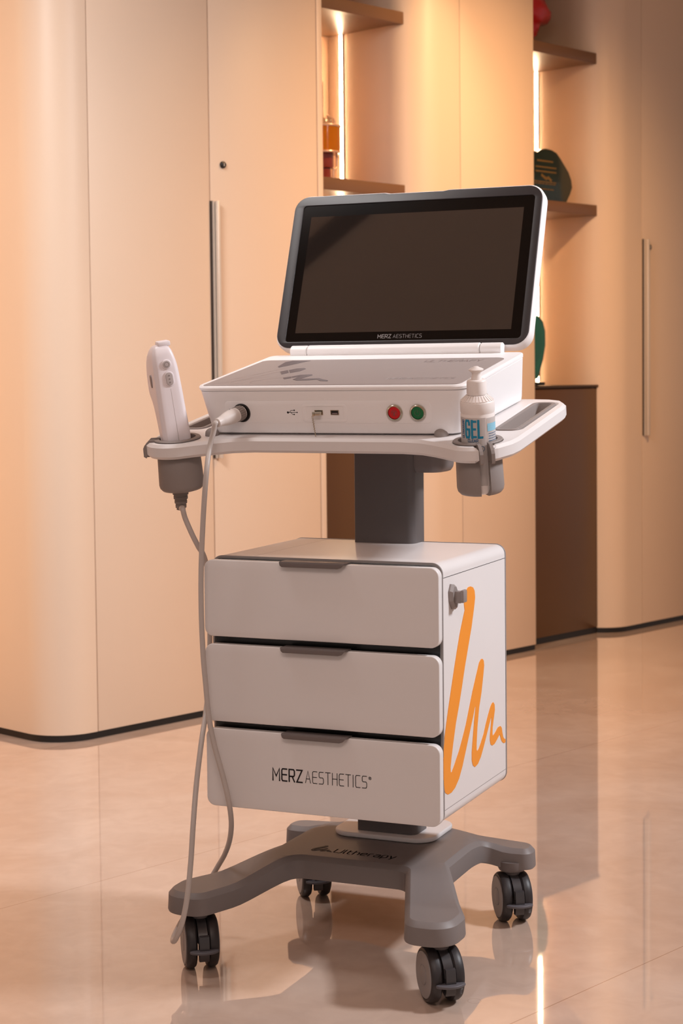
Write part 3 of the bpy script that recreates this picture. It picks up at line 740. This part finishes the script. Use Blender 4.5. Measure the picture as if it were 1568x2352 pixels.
# front face frame: slightly tilted from the body taper
tp_ = math.atan2(.0045, .0735)
FM = Matrix.Translation((0, .00155, -.0105)) @ AX((0, 0, 0), (1, 0, 0), (0, math.sin(-tp_), math.cos(tp_)))   # x right, y up the front face, z outward
def fp(name, outl, m, z=.0006, th=.0006, bev=0, parent=None, label=None):
    return plate(name, outl, th, M[m], parent or con, FM @ Matrix.Translation((0, 0, z)), bev, label=label)
fp('front_panel', [rrect(-.2150, .2040, -.0610, -.0180, .010, 6)], 'shell', .0006, .0008, .0003)
us = fp('usb_recess', [rrect(-.0540, .0380, -.0585, -.0240, .008, 6), rrect(-.0455, .0300, -.0535, -.0285, .003, 4)], 'shell', .0014, .0008, .0004)
for x in (-.0195, .0130):
    p = plate('usb_port', [rrect(x-.0085, x+.0085, -.0450, -.0355, .0005, 2), rrect(x-.0073, x+.0073, -.0440, -.0365, .0003, 2)], .0014, M['silver'], con, FM @ Matrix.Translation((0, 0, .0018)))
    plate('port_opening', [rrect(x-.0073, x+.0073, -.0440, -.0365, .0003, 2)], .0006, M['usbk'], p, Matrix.Translation((0, 0, -.0006)))
    plate('port_tongue', [rrect(x-.0055, x+.0055, -.0432, -.0412, .0003, 2)], .0004, M['inkm'], p, Matrix.Translation((0, 0, -.0002)))
bm = bmesh.new()
x0, y0 = -.0830, -.0402
ribbon(bm, [(x0, y0), (x0+.0180, y0)], .0008); ribbon(bm, [(x0+.003, y0), (x0+.007, y0+.0042), (x0+.0125, y0+.0042)], .0008); ribbon(bm, [(x0+.006, y0), (x0+.0095, y0-.0038), (x0+.012, y0-.0038)], .0008)
for cx, cy, r in ((x0, y0, .0021), (x0+.0135, y0+.0042, .0014), (x0+.0125, y0-.0038, .0013), (x0+.0190, y0, .0012)):
    bm.faces.new([bm.verts.new((px, py, 0)) for px, py in circ(cx, cy, r, 14)])
link('usb_symbol', finish_ink(bm, .0003), M['ink'], con, FM @ Matrix.Translation((0, 0, .0009)))
for nm, x, m in (('stop_button', .1325, 'red'), ('power_button', .1780, 'green')):
    bt = link(nm, from_bm(lathe([(0, .0026), (.0110, .0026), (.0117, .0020), (.0117, .0), (0, 0)], 40), 35), M[m], con, FM @ Matrix.Translation((x, -.0405, .0012)))
    link('button_ring', from_bm(lathe([(.0120, .0003), (.0122, .0030), (.0142, .0038), (.0156, .0022), (.0160, .0003)], 44, cap=False), 35), M['silver'], bt)
    link('button_gap', from_bm(lathe([(0, .0004), (.0123, .0004), (.0123, .0012), (0, .0012)], 40), 35), M['usbk'], bt)
    bm = bmesh.new()
    if nm == 'stop_button':
        ribbon(bm, [(.0056*math.cos(2*PI*i/24), .0056*math.sin(2*PI*i/24)) for i in range(25)], .0006)
        ribbon(bm, [(-.0038, .0024), (.0038, .0024), (0, -.0046), (-.0038, .0024)], .0006); ribbon(bm, [(0, .0024), (0, -.0030)], .0012)
    else:
        ribbon(bm, [(.0052*math.cos(a), .0052*math.sin(a)) for a in [math.radians(125 + 290*i/24) for i in range(25)]], .0007); ribbon(bm, [(0, .0066), (0, .0006)], .0008)
    link('button_symbol', finish_ink(bm, .0002), M['inkm'], bt, Matrix.Translation((0, 0, .0028)))
link('socket', from_bm(lathe([(0, .0008), (.0148, .0008), (.0152, .0026), (.0172, .0030), (.0180, .0016), (.0182, 0), (0, 0)], 44), 35), M['black'], con, FM @ Matrix.Translation((-.1800, -.0410, .0006)))
link('indicator_mark', from_bm(lathe([(0, .0004), (.0012, .0004), (.0012, 0), (0, 0)], 12)), M['ink'], con, FM @ Matrix.Translation((-.2045, -.0345, .0010)))

# ---- screen half
SM = Matrix.Translation((0, .3708, .0133)) @ AX((0, 0, 0), (1, 0, 0), (0, math.sin(.5199), math.cos(.5199)))
def scr_outline(x0, x1, y0, y1, r, notch=0):
    P = rrect(x0, x1, y0, y1, r, 8)
    if notch:
        k = [i for i, p in enumerate(P) if abs(p[1]-y1) < 1e-6]
        i = k[0]
        P = P[:i+1] + [(.072, y1), (.060, y1-notch), (-.060, y1-notch), (-.072, y1)] + P[i+1:]
    return P
hz = plate('screen_housing', [scr_outline(-.2790, .2800, -.0050, .3475, .034, .0022)], .0300, M['shell'], con, SM @ Matrix.Translation((0, 0, -.0012)), .0065, 3)
plate('screen_frame', [scr_outline(-.2755, .2765, -.0005, .3435, .031, .0022), rrect(-.2545, .2605, .0125, .3225, .007, 4)], .0040, M['bezel'], con, SM @ Matrix.Translation((0, 0, .0012)), .0012)
plate('screen_border', [rrect(-.2550, .2610, .0120, .3230, .006, 4), rrect(-.2345, .2390, .0322, .2968, .0005, 1)], .0010, M['glass'], con, SM @ Matrix.Translation((0, 0, -.0006)))
plate('screen_panel', [rrect(-.2346, .2391, .0321, .2969, .0005, 1)], .0010, M['lcd'], con, SM @ Matrix.Translation((0, 0, -.0006)))
bm = bmesh.new(); lettering('MERZ', .0078, .0011, width=.0290, bm=bm, x0=-.0460, y0=.0178, gap=.36); lettering('AESTHETICS', .0076, .0006, width=.0620, bm=bm, x0=-.0120, y0=.0178, gap=.36)
link('screen_lettering', finish_ink(bm, .0002), M['inkw'], con, SM @ Matrix.Translation((0, 0, -.0003)))
for nm, a, b, r in (('hinge_knuckle', -.2320, -.1940, .0128), ('hinge_cover', -.1930, .1830, .0132), ('hinge_knuckle', .1840, .2300, .0128)):
    link(nm, from_bm(lathe([(0, a), (r-.002, a), (r, a+.002), (r, b-.002), (r-.002, b), (0, b)], 36), 35), M['shell'], con, Matrix.Translation((0, .3590, .0060)) @ Matrix.Rotation(PI/2, 4, 'Y'))

# ================================================================== GEL BOTTLE
BM = KM @ Matrix.Translation((RC.x-.0015, RC.y, -.1885)) @ Matrix.Rotation(.03, 4, 'Y')
bt = thing('gel_bottle', 'white ultrasound gel bottle with blue lettering in the right cup holder of the trolley', 'bottle', BM)
link('bottle_body', from_bm(lathe([(0, .002), (.024, .0), (.0285, .003), (.0300, .010), (.0303, .060), (.0305, .1430), (.0298, .1450), (.0298, .1462), (.0306, .1480), (.0306, .1640), (.0298, .1665), (.0285, .1680), (.0180, .1765), (.0160, .178), (0, .178)], 64), 40), M['bottle'], bt)
bm = bmesh.new()                                    # ribbed shoulder
for i in range(28):
    a = 2*PI*(i+.5)/28; d = Vector((math.cos(a), math.sin(a), 0)); s = Vector((-d.y, d.x, 0))*.0022
    p0 = d*.0292 + Vector((0, 0, .1672)); p1 = d*.0185 + Vector((0, 0, .1765)); up = Vector((0, 0, .0009)) + d*.0006
    q = [p0-s, p0+s, p1+s*.62, p1-s*.62]; vs = [bm.verts.new(v) for v in q] + [bm.verts.new(v+up) for v in q]
    for f in ((0,1,2,3),(4,5,6,7),(0,1,5,4),(1,2,6,5),(2,3,7,6),(3,0,4,7)): bm.faces.new([vs[k] for k in f])
link('shoulder_ribs', from_bm(bm, 30), M['bottle'], bt)
cap_ = bmesh.new(); rg = []
for z, r, rib in ((.1780,.0178,0),(.1800,.0180,0),(.1815,.0176,.0005),(.2010,.0168,.0005),(.2030,.0164,0),(.2045,.0145,0)):
    rg.append([Vector(((r + (rib if i % 2 else 0))*math.cos(2*PI*i/96), (r + (rib if i % 2 else 0))*math.sin(2*PI*i/96), z)) for i in range(96)])
link('cap', from_bm(loft(rg), 45), M['bottle'], bt)
link('push_spout', from_bm(lathe([(0, .2046), (.0095, .2046), (.0090, .2080), (.0078, .2120), (.0082, .2170), (.0102, .2185), (.0128, .2205), (.0132, .2225), (.0100, .2245), (.0062, .2258), (.0040, .2275), (0, .2280)], 40), 50), M['bottle'], bt)
# paper label wrapped on the body
def wrap(r, a0): return lambda q: Vector((r*math.cos(a0 + q.x/.0307), r*math.sin(a0 + q.x/.0307), q.y))
def label_shell(name, x0, x1, z0, z1, r, m):
    bm = bmesh.new(); f = wrap(r, LB); n = 30
    a = [bm.verts.new(f(Vector((x0+(x1-x0)*i/n, z0)))) for i in range(n+1)]; b = [bm.verts.new(f(Vector((x0+(x1-x0)*i/n, z1)))) for i in range(n+1)]
    for i in range(n): bm.faces.new((a[i], a[i+1], b[i+1], b[i]))
    bmesh.ops.solidify(bm, geom=bm.faces[:], thickness=.0001)
    return link(name, from_bm(bm, 60), m, bt)
LB = math.radians(-90)
label_shell('front_label', -.0300, .0250, .018, .1405, .03085, M['label'])
label_shell('back_label', .0265, .0800, .018, .1395, .0308, M['label'])
def wtext(name, items, m):
    bm = bmesh.new()
    for fn in items: fn(bm)
    link(name, from_bm(bm, None), m, bt)
F_ = wrap(.0312, LB)
wtext('label_title', [lambda bm: lettering('G3L', .0300, .0040, width=.0300, f=F_, bm=bm, x0=-.0130, y0=.1055, gap=.6)], M['blue'])
def vert_text(bm):
    g = lambda q: F_(Vector((-.0175 - q.y, .1040 + q.x)))
    lettering('ULTRASOUND', .0046, .0010, width=.0320, f=g, bm=bm, gap=.3)
wtext('label_side_text', [vert_text, lambda bm: lettering('CLEAR', .0048, .0010, width=.0185, f=F_, bm=bm, x0=-.0090, y0=.0975, gap=.3)], M['navy'])
def small(bm):
    for i in range(22):
        z = .1110 - i*.0044
        if z < .035: break
        x = .0300
        while x < .052:
            l = random.uniform(.003, .008); ribbon(bm, [(x, z), (min(x+l, .0535), z)], .0011, F_); x += l + .0016
wtext('small_print', [small], M['navy'])
def blk(bm):
    for z in (.1275, .1240, .1205, .1170): ribbon(bm, [(.0290, z), (.0530, z)], .0034, wrap(.0311, LB))
wtext('label_blue_block', [blk], M['lblue'])
def ringmark(bm): ribbon(bm, [(.0160 + .0045*math.cos(2*PI*i/24), .0850 + .0045*math.sin(2*PI*i/24)) for i in range(25)], .0009, F_)
wtext('label_emblem', [ringmark], M['navy'])

# ================================================================== HANDPIECE WITH ITS CORD
HM = KM @ Matrix.Translation((LC.x, LC.y, -.1750)) @ Matrix.Rotation(-.065, 4, 'Y') @ Matrix.Rotation(math.radians(41), 4, 'Z')
hp = thing('treatment_handpiece', 'white handheld ultrasound handpiece standing in the left cup holder with its long grey cord', 'handpiece', HM)
# sections: height, half width, front y, back y, x shift
secs = [(.000,.020,-.020,.018,.001),(.040,.0255,-.025,.024,.001),(.085,.0270,-.0270,.0270,.001),(.110,.0268,-.0275,.0290,.0005),(.135,.0262,-.0272,.0360,0),(.155,.0258,-.0268,.0500,0),(.166,.0256,-.0265,.0690,0),(.178,.0252,-.0262,.0730,0),(.200,.0245,-.0255,.0730,0),(.220,.0238,-.0248,.0680,0),(.236,.0225,-.0240,.0570,-.0005),(.246,.0208,-.0225,.0440,-.001),(.254,.0182,-.0200,.0330,-.001),(.260,.0145,-.0165,.0250,-.001),(.2635,.0095,-.0110,.0140,-.001)]
rings = []
for z, w, f, b, sx in secs:
    c = min(.008, w*.4); rb = min(.016, w*.7)
    P = [(w-c, f), (w-c*.35, f+c*.3), (w, f+c), (w, 0), (w, b-rb)] + [(w-rb+rb*math.cos(a), b-rb+rb*math.sin(a)) for a in (PI/6, PI/3, PI/2)]
    P += [(-x, y) for x, y in P[::-1]]
    rings.append([Vector((x+sx, y, z)) for x, y in P])
bmh = loft(rings)
me = from_bm(bmh, 38)
sh = link('handpiece_shell', me, M['hp'], hp)
md = sh.modifiers.new('round', 'SUBSURF'); md.levels = 2; md.render_levels = 2
bmc = bmesh.new(); bmc.from_mesh(me)
cl = bmc.edges.layers.float.new('crease_edge')
n = len(rings[0])
for e in bmc.edges:
    a, b = e.verts; ia, ib = a.index % n, b.index % n
    if ia == ib and ia in (0, 2, n-1, n-3) and min(a.index, b.index)//n < 10: e[cl] = .55
bmc.to_mesh(me); bmc.free()
def front_y(z):
    for (z0, _, f0, _, _), (z1, _, f1, _, _) in zip(secs, secs[1:]):
        if z0 <= z <= z1: return f0 + (f1-f0)*(z-z0)/(z1-z0)
    return -.02
def hplate(name, outl, z, x, m, th, off, bev=0, parent=None):
    return plate(name, outl, th, M[m], parent or hp, AX((x, front_y(z)-off, z), (1, 0, 0), (0, .04, 1)), bev)
b1 = hplate('round_button', [circ(0, 0, .0092, 36)], .2270, .0015, 'hp', .003, .0022, .001)
plate('button_face', [circ(0, 0, .0072, 32)], .0022, M['btn'], b1, Matrix.Translation((0, 0, .0010)), .0007)
plate('button_ring', [circ(0, 0, .0048, 32), circ(0, 0, .0038, 32)], .0004, M['btnd'], b1, Matrix.Translation((0, 0, .0012)))
b2 = hplate('rocker_button', [rrect(-.0090, .0090, -.0145, .0145, .0088, 8)], .1990, .0025, 'hp', .003, .0018, .001)
plate('rocker_face', [rrect(-.0070, .0070, -.0125, .0125, .0069, 8)], .0022, M['btn'], b2, Matrix.Translation((0, 0, .0010)), .0007)
for dz in (-.0065, 0, .0065): plate('button_dot', [circ(0, dz, .0015, 14)], .0004, M['btnd'], b2, Matrix.Translation((0, 0, .0013)))
plate('side_button', [rrect(-.0065, .0065, -.0125, .0125, .0064, 8)], .003, M['btnd'], hp, AX((-.0262, .0140, .1950), (0, -1, 0), (0, 0, 1)), .001)
link('parting_line', from_bm(tube([Vector((.0022, front_y(z/1000) + .0004, z/1000)) for z in range(60, 184, 6)], .0006, 6), 60), M['btn'], hp)
tc = bmesh.new(); add_box(tc, -.0125, .0125, -.0150, .0110, .2600, .2700, bev=.003); link('top_cap', from_bm(tc), M['hp'], hp, Matrix.Rotation(.02, 4, 'Y'))
HI = HM.inverted()
# ribbed strain relief under the cup
sr = []
z = 0
prof = [(.0, .0)]
for i in range(5):
    r = .0170 - i*.0016; prof += [(r, -i*.0088), (r, -i*.0088-.0052), (r-.0022, -i*.0088-.0062), (r-.0022, -i*.0088-.0086)]
prof += [(.0088, -.0445), (0, -.0450)]
SRM = KM @ Matrix.Translation((LC.x-.004, LC.y, -.1900)) @ Matrix.Rotation(.07, 4, 'Y')
o = link('strain_relief', from_bm(lathe(prof, 28), 35), M['cordd'], hp); o.matrix_local = HI @ SRM
# plug in the console
pd = Vector((-.0172, -.055, -.0060)); pd.normalize()
px = Vector((1, 0, 0)); px = (px - pd*px.dot(pd)).normalized(); 
PM = KM @ AX((-.1800, .0035, -.0505), px, pd.cross(px))
po = link('cord_plug', from_bm(lathe([(0, .000), (.0135, .0), (.0135, .0175), (.0130, .0190), (.0138, .0200), (.0142, .0300), (.0128, .0430), (.0098, .0560), (.0088, .0600), (.0084, .0680), (.0070, .0690), (0, .0690)], 40), 40), M['plug'], hp); po.matrix_local = HI @ PM
bm = bmesh.new(); rg = []
for z_, r in ((.002, .0137), (.016, .0137)):
    rg.append([Vector(((r + (.0011 if i % 4 < 2 else 0))*math.cos(2*PI*i/80), (r + (.0011 if i % 4 < 2 else 0))*math.sin(2*PI*i/80), z_)) for i in range(80)])
pc = link('plug_collar', from_bm(loft(rg), 40), M['cordd'], hp); pc.matrix_local = HI @ PM
tipw = PM @ Vector((0, 0, .068)); tip2 = PM @ Vector((0, 0, .074))
CAB = [(-0.2074, -0.25, 0.941), (-0.2177, -0.245, 0.8632), (-0.2266, -0.24, 0.7643), (-0.2279, -0.24, 0.6821), (-0.2255, -0.24, 0.6), (-0.2209, -0.24, 0.5425), (-0.2157, -0.238, 0.4764), (-0.2056, -0.236, 0.423), (-0.1903, -0.235, 0.3702), (-0.1808, -0.23, 0.3202), (-0.1914, -0.2, 0.2704), (-0.2162, -0.16, 0.2243), (-0.2478, -0.12, 0.1834), (-0.2793, -0.09, 0.1478), (-0.3039, -0.1, 0.1041), (-0.2892, -0.2, 0.0869), (-0.2647, -0.29, 0.0787), (-0.2547, -0.32, 0.0725), (-0.2408, -0.335, 0.0813), (-0.2211, -0.345, 0.1168), (-0.2121, -0.34, 0.1651), (-0.2119, -0.325, 0.2259), (-0.2144, -0.31, 0.287), (-0.222, -0.28, 0.361), (-0.2257, -0.25, 0.4367), (-0.2405, -0.205, 0.4768), (-0.2504, -0.17, 0.5372), (-0.2576, -0.15, 0.6267), (-0.2563, -0.15, 0.7114), (-0.2614, -0.16, 0.7688), (-0.2645, -0.18, 0.7942), (-0.2729, -0.19, 0.82), (-0.2838, -0.195, 0.8493), (-0.2864, -0.2, 0.868)]
pts = [CM.inverted() @ tipw, CM.inverted() @ tip2] + [Vector(p) for p in [(-0.1986, -0.2134, 1.0313), (-0.2064, -0.2217, 1.0153), (-0.2127, -0.2265, 0.9845)]][1:] + [Vector(p) for p in CAB]
end = CM.inverted() @ (SRM @ Vector((0, 0, -.043)))
pts = pts + [end]
cpts = catmull(pts, 8)
o = link('cord', from_bm(tube(cpts, .0051, 14), 60), M['cord'], hp); o.matrix_local = HI @ CM

# ================================================================== USB STICK WITH BEAD CHAIN
UM = KM @ FM @ Matrix.Translation((-.0190, -.0400, .0022))
us = thing('usb_stick', 'tiny silver USB stick with hanging bead chain plugged into the console front', 'usb stick', UM)
bm = bmesh.new(); add_box(bm, -.0065, .0065, -.0030, .0028, -.001, .0110, bev=.0006); link('stick_body', from_bm(bm), M['silver'], us)
bm = bmesh.new(); add_box(bm, -.0085, -.0045, -.0045, .0040, .0095, .0125, bev=.0006); link('stick_tab', from_bm(bm), M['silver'], us)
bm = bmesh.new()
for k in range(2):
    for i in range(34):
        t = i/33
        p = Vector((-.0070 - .0022*k*(1-t) + .0005*math.sin(i*2), -.004 - .0465*t, .0125 - .0035*t))
        bmesh.ops.create_icosphere(bm, subdivisions=1, radius=.00075, matrix=Matrix.Translation(p))
for i in range(12):
    t = i/11; p = Vector((-.0073 - .0012*t, -.0510 - .0130*t, .0125+.004*t)); bmesh.ops.create_icosphere(bm, subdivisions=1, radius=.0007, matrix=Matrix.Translation(p))
link('bead_chain', from_bm(bm, 80), M['chain'], us)
